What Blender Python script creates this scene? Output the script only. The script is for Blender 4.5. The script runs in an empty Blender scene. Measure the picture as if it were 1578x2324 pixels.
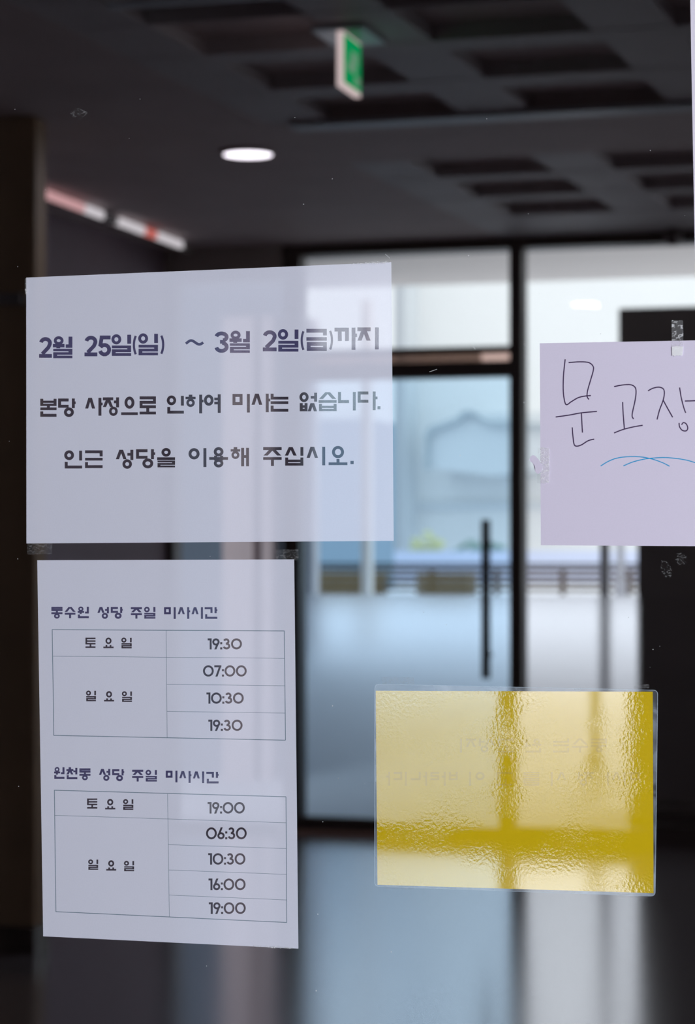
import bpy, bmesh, math, random
from mathutils import Vector, Matrix
from mathutils.geometry import delaunay_2d_cdt

SC = bpy.context.scene
COL = SC.collection
random.seed(7)

# ------------------------------------------------------------------ camera
W, H = 1578, 2324
F = 5800.0                        # focal length in pixels of the 1578 x 2324 frame
YAW = math.radians(17.5)          # camera turned left of the glass door's normal
PITCH = math.atan(88 / F)
CAM = Vector((0.0, -1.842, 1.5))
cam = bpy.data.objects.new('camera', bpy.data.cameras.new('camera'))
COL.objects.link(cam)
cam.location = CAM
fwd = Vector((-math.sin(YAW) * math.cos(PITCH), math.cos(YAW) * math.cos(PITCH), math.sin(PITCH)))
cam.rotation_euler = fwd.to_track_quat('-Z', 'Y').to_euler()
cam.data.sensor_fit = 'VERTICAL'
cam.data.sensor_height = 36.0
cam.data.lens = F / H * 36.0
cam.data.clip_start = 0.05
cam.data.clip_end = 300
cam.data.dof.use_dof = True
cam.data.dof.focus_distance = 1.95
cam.data.dof.aperture_fstop = 10.0
SC.camera = cam
RIGHT = Vector((math.cos(YAW), math.sin(YAW), 0))
UP = RIGHT.cross(fwd)

def at(px, py, y=None, z=None, x=None):
    """the point of the real plane y= / z= / x= that stands at a pixel of the photograph"""
    d = fwd * F + RIGHT * (px - W / 2) + UP * (H / 2 - py)
    if y is not None: t = (y - CAM.y) / d.y
    elif z is not None: t = (z - CAM.z) / d.z
    else: t = (x - CAM.x) / d.x
    return CAM + d * t
def xa(px, y): return at(px, 1250, y=y).x
def za(py, y, px=1000): return at(px, py, y=y).z

# ------------------------------------------------------------------ world, lights, exposure
world = bpy.data.worlds.new('overcast_sky'); SC.world = world
world.use_nodes = True
bg = world.node_tree.nodes['Background']
bg.inputs[0].default_value = (0.93, 0.97, 1.0, 1); bg.inputs[1].default_value = 1.68
SC.view_settings.view_transform = 'Standard'
SC.view_settings.look = 'None'
SC.view_settings.gamma = 1
SC.view_settings.use_curve_mapping = False
SC.view_settings.exposure = 0.0
SC.cycles.transparent_max_bounces = 16
SC.cycles.max_bounces = 8

def area_lamp(name, loc, target, sx, sy, energy, color):
    l = bpy.data.lights.new(name, 'AREA'); l.shape = 'RECTANGLE'; l.size = sx; l.size_y = sy
    l.energy = energy; l.color = color
    o = bpy.data.objects.new(name, l); COL.objects.link(o); o.location = loc
    o.rotation_euler = (Vector(target) - Vector(loc)).to_track_quat('-Z', 'Y').to_euler()
    return o
# added fill lamp, out of view right of the camera, to brighten the notices
area_lamp('added_notice_fill', (2.3, -2.3, 1.7), (-0.5, 0, 1.45), 1.6, 2.0, 125, (0.86, 0.92, 1.0))
# the lit downlight of the lobby
area_lamp('downlight_lamp', (*at(563, 343, z=3.12).xy, 3.09), (at(563, 343, z=3.12).x, at(563, 343, z=3.12).y, 0), 0.16, 0.16, 5, (0.95, 0.9, 1.0))
# daylight portal at the far glazing
por = area_lamp('sky_portal', (-3.4, 11.35, 1.6), (-3.4, 5, 1.6), 5.2, 3.1, 1, (1, 1, 1))
por.data.cycles.is_portal = True

# ------------------------------------------------------------------ materials
def mat(name, color, rough=0.7, spec=0.3, metal=0.0, noise=0.0, nscale=8.0, bump=0.0, bscale=60.0):
    m = bpy.data.materials.new(name); m.use_nodes = True
    nt = m.node_tree; p = nt.nodes['Principled BSDF']
    p.inputs['Base Color'].default_value = (*color, 1); p.inputs['Roughness'].default_value = rough
    p.inputs['Specular IOR Level'].default_value = spec; p.inputs['Metallic'].default_value = metal
    tc = nt.nodes.new('ShaderNodeTexCoord')
    if noise:
        n = nt.nodes.new('ShaderNodeTexNoise'); n.inputs['Scale'].default_value = nscale; n.inputs['Detail'].default_value = 4
        r = nt.nodes.new('ShaderNodeMapRange'); r.inputs['To Min'].default_value = 1 - noise; r.inputs['To Max'].default_value = 1 + noise
        mx = nt.nodes.new('ShaderNodeVectorMath'); mx.operation = 'SCALE'; mx.inputs[0].default_value = color
        nt.links.new(tc.outputs['Object'], n.inputs['Vector']); nt.links.new(n.outputs['Fac'], r.inputs['Value'])
        nt.links.new(r.outputs[0], mx.inputs['Scale']); nt.links.new(mx.outputs[0], p.inputs['Base Color'])
    if bump:
        n = nt.nodes.new('ShaderNodeTexNoise'); n.inputs['Scale'].default_value = bscale
        b = nt.nodes.new('ShaderNodeBump'); b.inputs['Strength'].default_value = bump; b.inputs['Distance'].default_value = 0.01
        nt.links.new(tc.outputs['Object'], n.inputs['Vector']); nt.links.new(n.outputs['Fac'], b.inputs['Height'])
        nt.links.new(b.outputs[0], p.inputs['Normal'])
    return m
def emit(name, color, s):
    m = bpy.data.materials.new(name); m.use_nodes = True; nt = m.node_tree
    e = nt.nodes.new('ShaderNodeEmission'); e.inputs[0].default_value = (*color, 1); e.inputs[1].default_value = s
    nt.links.new(e.outputs[0], nt.nodes['Material Output'].inputs[0]); return m
def glass(name, tint, refl=1.0, rough=0.0):
    """thin clear pane: mirror by Fresnel, the rest passes with the tint of the glass"""
    m = bpy.data.materials.new(name); m.use_nodes = True; nt = m.node_tree
    t = nt.nodes.new('ShaderNodeBsdfTransparent'); t.inputs[0].default_value = (*tint, 1)
    g = nt.nodes.new('ShaderNodeBsdfGlossy'); g.inputs['Roughness'].default_value = rough
    f = nt.nodes.new('ShaderNodeFresnel'); f.inputs[0].default_value = 1.45
    mul = nt.nodes.new('ShaderNodeMath'); mul.operation = 'MULTIPLY'; mul.inputs[1].default_value = refl
    x = nt.nodes.new('ShaderNodeMixShader')
    nt.links.new(f.outputs[0], mul.inputs[0]); nt.links.new(mul.outputs[0], x.inputs[0])
    nt.links.new(t.outputs[0], x.inputs[1]); nt.links.new(g.outputs[0], x.inputs[2])
    nt.links.new(x.outputs[0], nt.nodes['Material Output'].inputs[0]); return m
def sheet_mat(name, color, see, grain=0.03, relief=0.0, dw=1.0, gloss=0.0):
    """thin sheet that scatters light and lets part of it straight through"""
    m = bpy.data.materials.new(name); m.use_nodes = True; nt = m.node_tree
    out = nt.nodes['Material Output']
    d = nt.nodes.new('ShaderNodeBsdfDiffuse')
    tc = nt.nodes.new('ShaderNodeTexCoord')
    n = nt.nodes.new('ShaderNodeTexNoise'); n.inputs['Scale'].default_value = 900
    r = nt.nodes.new('ShaderNodeMapRange'); r.inputs['To Min'].default_value = 1 - grain; r.inputs['To Max'].default_value = 1 + grain
    mx = nt.nodes.new('ShaderNodeVectorMath'); mx.operation = 'SCALE'; mx.inputs[0].default_value = [c * dw for c in color]
    nt.links.new(tc.outputs['Object'], n.inputs['Vector']); nt.links.new(n.outputs['Fac'], r.inputs['Value'])
    nt.links.new(r.outputs[0], mx.inputs['Scale']); nt.links.new(mx.outputs[0], d.inputs[0])
    if see <= 0:
        nt.links.new(d.outputs[0], out.inputs[0]); return m
    add = nt.nodes.new('ShaderNodeAddShader'); nt.links.new(d.outputs[0], add.inputs[0])
    if relief:
        t = nt.nodes.new('ShaderNodeBsdfRefraction'); t.inputs['IOR'].default_value = 1.02; t.inputs['Roughness'].default_value = 0.0
        b = nt.nodes.new('ShaderNodeBump'); b.inputs['Strength'].default_value = 1.0; b.inputs['Distance'].default_value = relief
        n2 = nt.nodes.new('ShaderNodeTexNoise'); n2.inputs['Scale'].default_value = 420; n2.inputs['Detail'].default_value = 2
        n3 = nt.nodes.new('ShaderNodeTexNoise'); n3.inputs['Scale'].default_value = 14; n3.inputs['Detail'].default_value = 3
        mp = nt.nodes.new('ShaderNodeMapping'); mp.inputs['Scale'].default_value = (1, 1, 2.2)
        r3 = nt.nodes.new('ShaderNodeMapRange'); r3.inputs['From Min'].default_value = 0.42; r3.inputs['From Max'].default_value = 0.62
        mm = nt.nodes.new('ShaderNodeMath'); mm.operation = 'MULTIPLY'
        nt.links.new(tc.outputs['Object'], mp.inputs[0]); nt.links.new(mp.outputs[0], n3.inputs['Vector'])
        nt.links.new(tc.outputs['Object'], n2.inputs['Vector']); nt.links.new(n3.outputs['Fac'], r3.inputs['Value'])
        ms = nt.nodes.new('ShaderNodeMath'); ms.operation = 'SUBTRACT'; ms.inputs[1].default_value = 0.5
        nt.links.new(n2.outputs['Fac'], ms.inputs[0]); nt.links.new(ms.outputs[0], mm.inputs[0]); nt.links.new(r3.outputs[0], mm.inputs[1])
        nt.links.new(mm.outputs[0], b.inputs['Height']); nt.links.new(b.outputs[0], t.inputs['Normal'])
    else:
        t = nt.nodes.new('ShaderNodeBsdfTransparent')
    t.inputs[0].default_value = (see, see, see, 1)
    nt.links.new(t.outputs[0], add.inputs[1])
    nt.links.new(add.outputs[0], out.inputs[0])
    return m
def tape_mat(name, lo, hi, scale, see=0.97):
    """clear sticky tape with crinkles and whitish air pockets"""
    m = bpy.data.materials.new(name); m.use_nodes = True; nt = m.node_tree
    t = nt.nodes.new('ShaderNodeBsdfTransparent'); t.inputs[0].default_value = (see, see, see, 1)
    d = nt.nodes.new('ShaderNodeBsdfDiffuse'); d.inputs[0].default_value = (1.0, 1.0, 1.0, 1)
    tc = nt.nodes.new('ShaderNodeTexCoord'); mp = nt.nodes.new('ShaderNodeMapping'); mp.inputs['Scale'].default_value = (1, 1, 1.8)
    mp.inputs['Rotation'].default_value = (0, 0.5, 0)
    n = nt.nodes.new('ShaderNodeTexNoise'); n.inputs['Scale'].default_value = scale; n.inputs['Detail'].default_value = 6; n.inputs['Distortion'].default_value = 1.5
    r = nt.nodes.new('ShaderNodeMapRange'); r.inputs['From Min'].default_value = 0.5; r.inputs['From Max'].default_value = 0.68
    r.inputs['To Min'].default_value = lo; r.inputs['To Max'].default_value = hi
    x = nt.nodes.new('ShaderNodeMixShader')
    nt.links.new(tc.outputs['Object'], mp.inputs[0]); nt.links.new(mp.outputs[0], n.inputs['Vector']); nt.links.new(n.outputs['Fac'], r.inputs['Value'])
    nt.links.new(r.outputs[0], x.inputs[0]); nt.links.new(t.outputs[0], x.inputs[1]); nt.links.new(d.outputs[0], x.inputs[2])
    nt.links.new(x.outputs[0], nt.nodes['Material Output'].inputs[0]); return m

M = dict(
    ceiling=mat('ceiling_paint', (0.45, 0.37, 0.37), 0.7, noise=0.15, nscale=3),
    rib=mat('rib_paint', (0.44, 0.41, 0.425), 0.6, noise=0.1, nscale=5),
    rail=mat('rail_metal', (0.5, 0.55, 0.6), 0.45),
    floor=mat('polished_granite', (0.58, 0.57, 0.61), 0.18, 0.8, metal=0.8, noise=0.2, nscale=120),
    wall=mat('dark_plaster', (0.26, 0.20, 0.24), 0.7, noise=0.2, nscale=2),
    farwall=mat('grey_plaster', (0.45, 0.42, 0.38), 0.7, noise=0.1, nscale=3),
    column=mat('brown_wood_cladding', (0.30, 0.19, 0.10), 0.6, noise=0.3, nscale=4),
    frame=mat('dark_bronze_frame', (0.018, 0.013, 0.011), 0.4),
    strip=mat('copper_trim', (0.45, 0.27, 0.2), 0.4),
    handle=mat('black_handle', (0.01, 0.01, 0.012), 0.4),
    canopy=mat('canopy_soffit', (0.85, 0.78, 0.73), 0.7),
    white=mat('white_render', (0.84, 0.84, 0.83), 0.8, noise=0.03, nscale=1),
    pilaster=mat('grey_render', (0.5, 0.48, 0.46), 0.8),
    pale=mat('pale_grey_render', (0.70, 0.725, 0.745), 0.8),
    paving=mat('pale_paving', (0.78, 0.80, 0.86), 0.7, noise=0.06, nscale=2),
    bluewall=mat('lavender_low_wall', (0.68, 0.72, 0.88), 0.8),
    fence=mat('weathered_fence_wood', (0.11, 0.07, 0.045), 0.7, noise=0.2, nscale=5),
    planter=mat('planter_wood', (0.15, 0.10, 0.045), 0.7, noise=0.2, nscale=6),
    shrub=mat('yellow_shrub', (0.72, 0.72, 0.42), 0.8), shrub2=mat('green_shrub', (0.3, 0.42, 0.38), 0.8),
    post=mat('grey_post', (0.42, 0.42, 0.46), 0.5),
    kiosk=mat('black_lacquer', (0.10, 0.085, 0.085), 0.45, 0.5),
    bluegrey=mat('blue_grey_wall', (0.19, 0.24, 0.30), 0.8), beige=mat('beige_column', (0.75, 0.62, 0.62), 0.8),
    vest=mat('vestibule_wall', (0.30, 0.22, 0.2), 0.8), vfloor=mat('vestibule_floor', (0.12, 0.12, 0.12), 0.6),
    signplate=mat('sign_plate', (0.45, 0.52, 0.55), 0.4),
    pane=glass('clear_pane', (0.985, 0.985, 0.985), 1.6), farpane=glass('far_pane', (0.97, 0.98, 0.98), 0.5),
    bluepane=glass('blue_tinted_pane', (0.80, 0.91, 0.98), 0.5), dimpane=glass('grey_tinted_pane', (0.88, 0.9, 0.93), 0.6),
)
fm = bpy.data.materials.new('frosted_film'); fm.use_nodes = True
_r = fm.node_tree.nodes.new('ShaderNodeBsdfRefraction'); _r.inputs['Roughness'].default_value = 0.17; _r.inputs['IOR'].default_value = 1.4; _r.inputs[0].default_value = (0.97, 0.97, 0.98, 1)
fm.node_tree.links.new(_r.outputs[0], fm.node_tree.nodes['Material Output'].inputs[0])
M['film'] = fm
M['green'] = emit('sign_green', (0.0, 0.30, 0.09), 0.9)
M['signpale'] = emit('sign_pale', (0.25, 0.5, 0.32), 0.55)
M['signwhite'] = emit('sign_edge', (0.85, 0.68, 0.68), 0.75)
M['disc'] = emit('downlight_lens', (0.96, 0.9, 1.0), 3.0)
M['led_pink'] = emit('led_pink', (0.8, 0.45, 0.47), 0.75)
M['led_white'] = emit('led_white', (0.85, 0.8, 0.85), 0.75)
M['led_red'] = emit('led_red', (0.8, 0.2, 0.17), 0.7)
M['led_off'] = mat('led_unlit', (0.45, 0.42, 0.42), 0.5)

# ------------------------------------------------------------------ builders
def link(o, parent=None, label=None, cat=None, group=None, kind=None):
    if o.name not in COL.objects: COL.objects.link(o)
    if parent: o.parent = parent
    if label: o['label'] = label
    if cat: o['category'] = cat
    if group: o['group'] = group
    if kind: o['kind'] = kind
    return o
def empty(name, loc=(0, 0, 0), **k):
    o = bpy.data.objects.new(name, None); o.location = loc
    o.empty_display_size = 0.05
    return link(o, **k)
def add_box(bm, a, b, bevel=0.0):
    lo = [min(a[i], b[i]) for i in range(3)]; hi = [max(a[i], b[i]) for i in range(3)]
    r = bmesh.ops.create_cube(bm, size=1)
    for v in r['verts']:
        v.co = Vector([(lo[i] + hi[i]) / 2 + v.co[i] * (hi[i] - lo[i]) for i in range(3)])
    if bevel:
        es = list({e for v in r['verts'] for e in v.link_edges})
        bmesh.ops.bevel(bm, geom=es, offset=bevel, segments=2, affect='EDGES')
def mesh_obj(name, bm, m, parent=None, smooth=False, **k):
    me = bpy.data.meshes.new(name)
    if parent:      # children keep coordinates local to the parent's base
        bmesh.ops.translate(bm, verts=bm.verts, vec=-wloc(parent))
    bm.to_mesh(me); bm.free()
    if smooth:
        for p in me.polygons: p.use_smooth = True
    me.materials.append(m)
    return link(bpy.data.objects.new(name, me), parent, **k)
def wloc(o):
    v = Vector(o.location)
    while o.parent: o = o.parent; v += Vector(o.location)
    return v
def boxes(name, lst, m, parent=None, bevel=0.0, **k):
    bm = bmesh.new()
    for a, b in lst: add_box(bm, a, b, bevel)
    return mesh_obj(name, bm, m, parent, **k)
def box(name, a, b, m, parent=None, bevel=0.0, **k): return boxes(name, [(a, b)], m, parent, bevel, **k)
def cyl(name, p0, p1, r, m, parent=None, seg=24, r2=None, **k):
    bm = bmesh.new(); p0 = Vector(p0); p1 = Vector(p1); d = p1 - p0
    mt = Matrix.Translation((p0 + p1) / 2) @ d.to_track_quat('Z', 'Y').to_matrix().to_4x4()
    bmesh.ops.create_cone(bm, cap_ends=True, segments=seg, radius1=r, radius2=r if r2 is None else r2, depth=d.length, matrix=mt)
    return mesh_obj(name, bm, m, parent, **k)

# ------------------------------------------------------------------ structure of the lobby (beyond the glass door)
FY = 11.1                     # inner face of the far glazing
XL = xa(385, FY)              # left wall
CZ = 3.13                     # underside of the ceiling ribs
XR = 1.6
box('floor', (XL - 0.2, -5.2, -0.1), (XR + 2.2, FY + 0.12, 0), M['floor'], kind='structure')
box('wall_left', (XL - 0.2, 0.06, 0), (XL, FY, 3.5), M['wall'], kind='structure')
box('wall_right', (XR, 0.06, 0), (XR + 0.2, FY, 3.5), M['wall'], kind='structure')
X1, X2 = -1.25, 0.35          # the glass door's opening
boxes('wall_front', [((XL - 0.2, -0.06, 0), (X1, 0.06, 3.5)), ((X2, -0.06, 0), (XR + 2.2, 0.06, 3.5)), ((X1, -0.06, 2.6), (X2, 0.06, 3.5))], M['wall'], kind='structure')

# coffered ceiling: slab above, ribs and flat panels hanging below it
ceil = empty('ceiling', (XL, 0, 3.4), kind='structure')
box('slab', (XL - 0.2, 0, CZ + 0.055), (XR + 0.2, FY + 0.1, 3.5), M['ceiling'], ceil)
GX0, PX, OX = -2.19, 0.78, 0.52
rows = [at(1280, y, z=CZ).y for y in (-6, 75, 167, 248)] + [at(1100, 398, z=CZ).y, at(1190, 443, z=CZ).y, at(1260, 485, z=CZ).y]
dep = 0.50
gx = [GX0 - PX, GX0, GX0 + PX, GX0 + 2 * PX]
flatx = gx[0] - 0.26
box('flat_panel', (XL - 0.2, 0, CZ), (flatx, FY, 3.4), M['ceiling'], ceil)
box('flat_panel', (gx[-1] + OX + 0.26, 0, CZ), (XR + 0.2, FY, 3.4), M['ceiling'], ceil)
segs = [(r - dep, r) for r in rows]
y0 = 0.0
for a, b in segs:                                # ribs that run across
    if a > y0: box('cross_rib', (flatx, y0, CZ), (gx[-1] + OX + 0.26, a, 3.4), M['ceiling'] if (a - y0) > 0.5 else M['rib'], ceil)
    y0 = b
box('cross_rib', (flatx, y0, CZ), (gx[-1] + OX + 0.26, FY, 3.4), M['rib'], ceil)
for a, b in segs:                                # ribs between the coffers
    xs = [flatx] + [v for g in gx for v in (g, g + OX)] + [gx[-1] + OX + 0.26]
    for i in range(0, len(xs), 2):
        box('rib', (xs[i], a, CZ + 0.002), (xs[i + 1], b, 3.4), M['rib'], ceil)
yr = at(1100, 263, z=CZ - 0.01).y
box('track', (flatx + 0.1, yr - 0.035, CZ - 0.018), (XR - 0.1, yr + 0.09, CZ), M['rail'], ceil, label='pale blue-grey strip across the coffers')
yr2 = at(300, 12, z=CZ - 0.01).y
box('track', (xa(245, yr2), yr2 - 0.02, CZ - 0.012), (xa(690, yr2), yr2 + 0.04, CZ), M['rail'], ceil)

# ------------------------------------------------------------------ far glazing
def fr(name, px0, py0, px1, py1, m=None, parent=None, d0=-0.03, d1=0.07, **k):
    a = at(px0, py0, y=FY); b = at(px1, py1, y=FY)
    return box(name, (a.x, FY + d0, a.z), (b.x, FY + d1, b.z), m or M['frame'], parent, **k)
zh = za(572, FY); z0 = 0.0
xs_ = {k: xa(k, FY) for k in (385, 401, 648, 684, 1162, 1189, 1445)}
glz = empty('wall_far', (xs_[385], FY, 0), kind='structure')
box('upper_wall', (XL, FY - 0.05, za(572, FY, 1000)), (XR, FY + 0.12, 3.42), M['frame'], glz)
box('side_wall', (XL, FY - 0.06, za(640, FY, 500)), (xs_[648], FY + 0.1, za(552, FY, 600)), M['farwall'], glz)
box('side_wall', (xa(590, FY), FY - 0.08, za(640, FY, 600)), (xs_[648], FY - 0.02, CZ), M['farwall'], glz)
def postbox(name, k0, k1, parent=glz, d0=-0.04, d1=0.08, zt=None, m='frame'):
    return box(name, (xa(k0, FY), FY + d0, 0), (xa(k1, FY), FY + d1, zt or zh), M[m], parent)
postbox('mullion', 385, 401); postbox('mullion', 648, 686); postbox('mullion', 1161, 1190)
box('threshold', (XL, FY - 0.05, 0), (XR, FY + 0.1, 0.035), M['frame'], glz)
box('threshold_strip', (xs_[684], FY - 0.075, 0.0), (xs_[1162], FY - 0.045, 0.022), M['strip'], glz, label='copper coloured strip')

tr = empty('window_1', (xs_[684], FY, za(806, FY)), kind='structure')       # transom over the left leaf
box('pane', (xs_[684], FY + 0.01, za(792, FY)), (xs_[1162], FY + 0.018, zh), M['farpane'], tr)
hb = empty('trim_1', (xs_[684], FY, za(858, FY)), kind='structure')
boxes('header_bar', [((xs_[684], FY - 0.03, za(858, FY)), (xs_[1162], FY + 0.08, za(822, FY))), ((xs_[684], FY - 0.03, za(803, FY)), (xs_[1162], FY + 0.08, za(789, FY)))], M['frame'], hb)
box('smoked_strip', (xs_[684], FY + 0.01, za(822, FY)), (xa(1092, FY), FY + 0.016, za(803, FY)), glass('smoked_amber', (0.42, 0.33, 0.29), 0.5), hb, label='dull copper coloured glazed strip')
box('amber_strip', (xa(1092, FY), FY + 0.01, za(822, FY)), (xs_[1162], FY + 0.016, za(803, FY)), glass('pale_amber', (0.84, 0.69, 0.64), 0.5), hb, label='pale pink glazed strip')

dr = empty('door_2', (xs_[684], FY, 0), kind='structure')
box('glass_pane', (xs_[684], FY + 0.02, 0.07), (xs_[1162], FY + 0.03, za(858, FY)), M['bluepane'], dr)
box('frosted_film', (xs_[684], FY + 0.034, 0.09), (xs_[1162], FY + 0.037, za(1350, FY)), M['film'], dr, label='frosted film on the lower half')
box('bottom_rail', (xs_[684], FY - 0.01, 0.035), (xs_[1162], FY + 0.06, 0.085), M['frame'], dr)
link(box('base_sill', (xs_[1189], FY - 0.09, 0.0), (XR, FY + 0.06, 0.105), M['frame'], glz))
hx = xa(1103, FY - 0.08); hz0, hz1 = za(1538, FY - 0.08), za(1180, FY - 0.08)
hd = empty('pull_handle', (hx - xs_[684], -0.08, hz0), parent=dr, label='tall black bar handle')
cyl('bar', (hx, FY - 0.08, hz0), (hx, FY - 0.08, hz1), 0.024, M['handle'], hd)
for z in (hz0 + 0.12, hz1 - 0.12): cyl('standoff', (hx, FY - 0.08, z), (hx, FY + 0.02, z), 0.011, M['handle'], hd, seg=12)

w2 = empty('window_2', (xs_[1189], FY, 0), kind='structure')
box('pane', (xs_[1189], FY + 0.02, 0.04), (XR, FY + 0.03, zh), M['farpane'], w2)
box('frosted_film', (xs_[1189], FY + 0.034, 0.05), (XR, FY + 0.037, za(1352, FY)), M['film'], w2, label='frosted film on the lower half')
w3 = empty('window_3', (xs_[401], FY, 0), kind='structure')
box('pane', (xs_[401], FY + 0.02, 0.04), (xs_[648], FY + 0.03, za(640, FY)), M['dimpane'], w3)

# black cabinet right of the glazing
KY = FY + 0.75
KX0 = xa(1447, KY); kzt = za(712, KY)
kb = empty('black_cabinet', (KX0, KY, 0), label='tall black lacquered cabinet with wider top box, outside behind the right pane', cat='cabinet')
box('body', (KX0, KY, 0), (xa(1900, KY), KY + 0.35, za(1010, KY)), M['kiosk'], kb, bevel=0.006)
box('top_box', (xa(1406, KY), KY - 0.01, za(1010, KY)), (xa(1900, KY), KY + 0.36, kzt), M['kiosk'], kb, bevel=0.006)
box('base_step', (xa(1447, FY + .2), FY + 0.2, 0), (xa(1890, KY), KY, 0.15), M['frame'], kb)

# dome camera
dc = at(1528, 545, y=FY - 0.12)
dm = empty('dome_camera', (dc.x, dc.y, dc.z + 0.06), label='small black dome camera under the dark beam over the right pane', cat='camera')
bm = bmesh.new(); bmesh.ops.create_uvsphere(bm, u_segments=20, v_segments=12, radius=0.05, matrix=Matrix.Translation((dc.x, dc.y, dc.z + 0.02)))
mesh_obj('dome', bm, M['kiosk'], dm, smooth=True)
cyl('bracket', (dc.x, dc.y, dc.z + 0.02), (dc.x, dc.y, CZ), 0.035, M['kiosk'], dm)
dm.location.z = dc.z + 0.06

# brown clad column
CY = 6.9
cx1 = xa(76, CY)
cl = empty('clad_column', (cx1 - 0.3, CY, 0), label='brown wood clad column at the left of the dark lobby', cat='column')
box('shaft', (cx1 - 0.62, CY, 0), (cx1, CY + 0.12, CZ), M['column'], cl, bevel=0.01)
box('plinth', (cx1 - 0.63, CY - 0.01, 0), (cx1 + 0.01, CY + 0.13, 0.1), M['frame'], cl)
box('handrail', (cx1 - 0.62, CY - 0.05, za(690, CY - .05, 30)), (cx1 - 0.03, CY - 0.005, za(664, CY - .05, 30)), mat('dull_steel', (0.16, 0.15, 0.15), 0.5), cl)

# ------------------------------------------------------------------ lamps and sign
p = at(563, 343, z=CZ)
dl = empty('downlight', (p.x, p.y, CZ), label='round lit downlight in the dark ceiling', cat='light')
bm = bmesh.new()
bmesh.ops.create_cone(bm, cap_ends=True, segments=48, radius1=0.098, radius2=0.098, depth=0.006, matrix=Matrix.Translation((p.x, p.y, CZ - 0.012)))
mesh_obj('lens', bm, M['disc'], dl)
bm = bmesh.new()
N = 48
for i in range(N):
    a0, a1 = 2 * math.pi * i / N, 2 * math.pi * (i + 1) / N
    q = [Vector((p.x + r * math.cos(a), p.y + r * math.sin(a), z)) for a in (a0, a1) for r, z in ((0.1, CZ - 0.016), (0.112, CZ - 0.006), (0.112, CZ))]
    vs = [bm.verts.new(v) for v in q]
    bm.faces.new((vs[0], vs[1], vs[4], vs[3])); bm.faces.new((vs[1], vs[2], vs[5], vs[4]))
bmesh.ops.remove_doubles(bm, verts=bm.verts, dist=1e-5)
mesh_obj('trim_ring', bm, M['ceiling'], dl)

# linear cove light on the left wall, under the ceiling
a = at(92, 434, x=XL + 0.05); b = at(412, 556, x=XL + 0.05)
A = at(92, 436, z=CZ - 0.035); B = at(412, 556, z=CZ - 0.035)
ll = empty('linear_light', A, label='slanting row of pink and white lit segments under the ceiling at left', cat='light')
cuts = [(0, .09, 'led_pink'), (.095, .16, 'led_pink'), (.17, .27, 'led_pink'), (.28, .40, 'led_white'), (.405, .50, 'led_off'), (.51, .60, 'led_white'), (.61, .70, 'led_white'), (.705, .79, 'led_red'), (.80, .89, 'led_white'), (.90, 1.0, 'led_white')]
dirv = (B - A).normalized(); upv = Vector((0, 0, 1)); sd = dirv.cross(upv).normalized(); up2 = sd.cross(dirv)
def bar(name, s, t, m, r0=0.0, th=0.024, par=ll):
    bm = bmesh.new(); P0 = A.lerp(B, s); P1 = A.lerp(B, t)
    vs = []
    for P in (P0, P1):
        for u, v in ((-1, -1), (1, -1), (1, 1), (-1, 1)): vs.append(bm.verts.new(P + sd * (u * th * 0.6 + r0) + up2 * v * th))
    for f in ((0, 1, 2, 3), (7, 6, 5, 4), (0, 4, 5, 1), (1, 5, 6, 2), (2, 6, 7, 3), (3, 7, 4, 0)): bm.faces.new([vs[i] for i in f])
    return mesh_obj(name, bm, M[m], par)
for s, t, m in cuts: bar('lit_segment', s, t, m, th=0.018 if m != 'led_off' else 0.014)
bar('channel', -0.01, 1.12, 'farwall', r0=-0.032, th=0.014)

# exit sign
sy = 5.9
S = at(772, 60, z=CZ)
sg = empty('exit_sign', (S.x, S.y, CZ), label='small green exit sign hanging from the ceiling', cat='sign')
sgd = Vector((math.cos(math.radians(73)), math.sin(math.radians(73)), 0))          # along the sign's width
ang = math.radians(73 - 8)
e_ = at(812, 60, z=CZ); sgw = 0.22
k_ = (e_ - CAM).normalized(); k_ = Vector((k_.x, k_.y, 0)).normalized()
o_ = Vector((S.x - CAM.x, S.y - CAM.y, 0)); b_ = o_.dot(k_); t_e = b_ + math.sqrt(max(0, b_ * b_ - (o_.length_squared - sgw * sgw)))
sgd = (Vector((CAM.x, CAM.y, 0)) + k_ * t_e - Vector((S.x, S.y, 0))).normalized()
sgn = Vector((sgd.y, -sgd.x, 0))
def slab(name, c, l0, l1, t, zb, zt, m, par=sg, off=0.0):
    bm = bmesh.new(); vs = []
    for z in (zb, zt):
        for l, s in ((l0, -1), (l1, -1), (l1, 1), (l0, 1)): vs.append(bm.verts.new(Vector((c.x, c.y, z)) + sgd * l + sgn * (s * t + off)))
    for f in ((3, 2, 1, 0), (4, 5, 6, 7), (0, 1, 5, 4), (1, 2, 6, 5), (2, 3, 7, 6), (3, 0, 4, 7)): bm.faces.new([vs[i] for i in f])
    return mesh_obj(name, bm, m, par)
slab('ceiling_plate', S, -0.03, 0.25, 0.085, CZ - 0.014, CZ, M['signplate'])
slab('housing', S, 0, 0.22, 0.010, CZ - 0.185, CZ - 0.014, M['signwhite'])
slab('green_face', S, 0.006, 0.214, 0.0008, CZ - 0.172, CZ - 0.02, M['green'], off=0.0112)
slab('pictogram', S, 0.09, 0.17, 0.0006, CZ - 0.095, CZ - 0.06, M['signpale'], off=0.0126)
slab('pictogram', S, 0.05, 0.15, 0.0006, CZ - 0.125, CZ - 0.098, M['signpale'], off=0.0126)
slab('pictogram', S, 0.14, 0.2, 0.0006, CZ - 0.155, CZ - 0.13, M['signpale'], off=0.0126)

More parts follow.
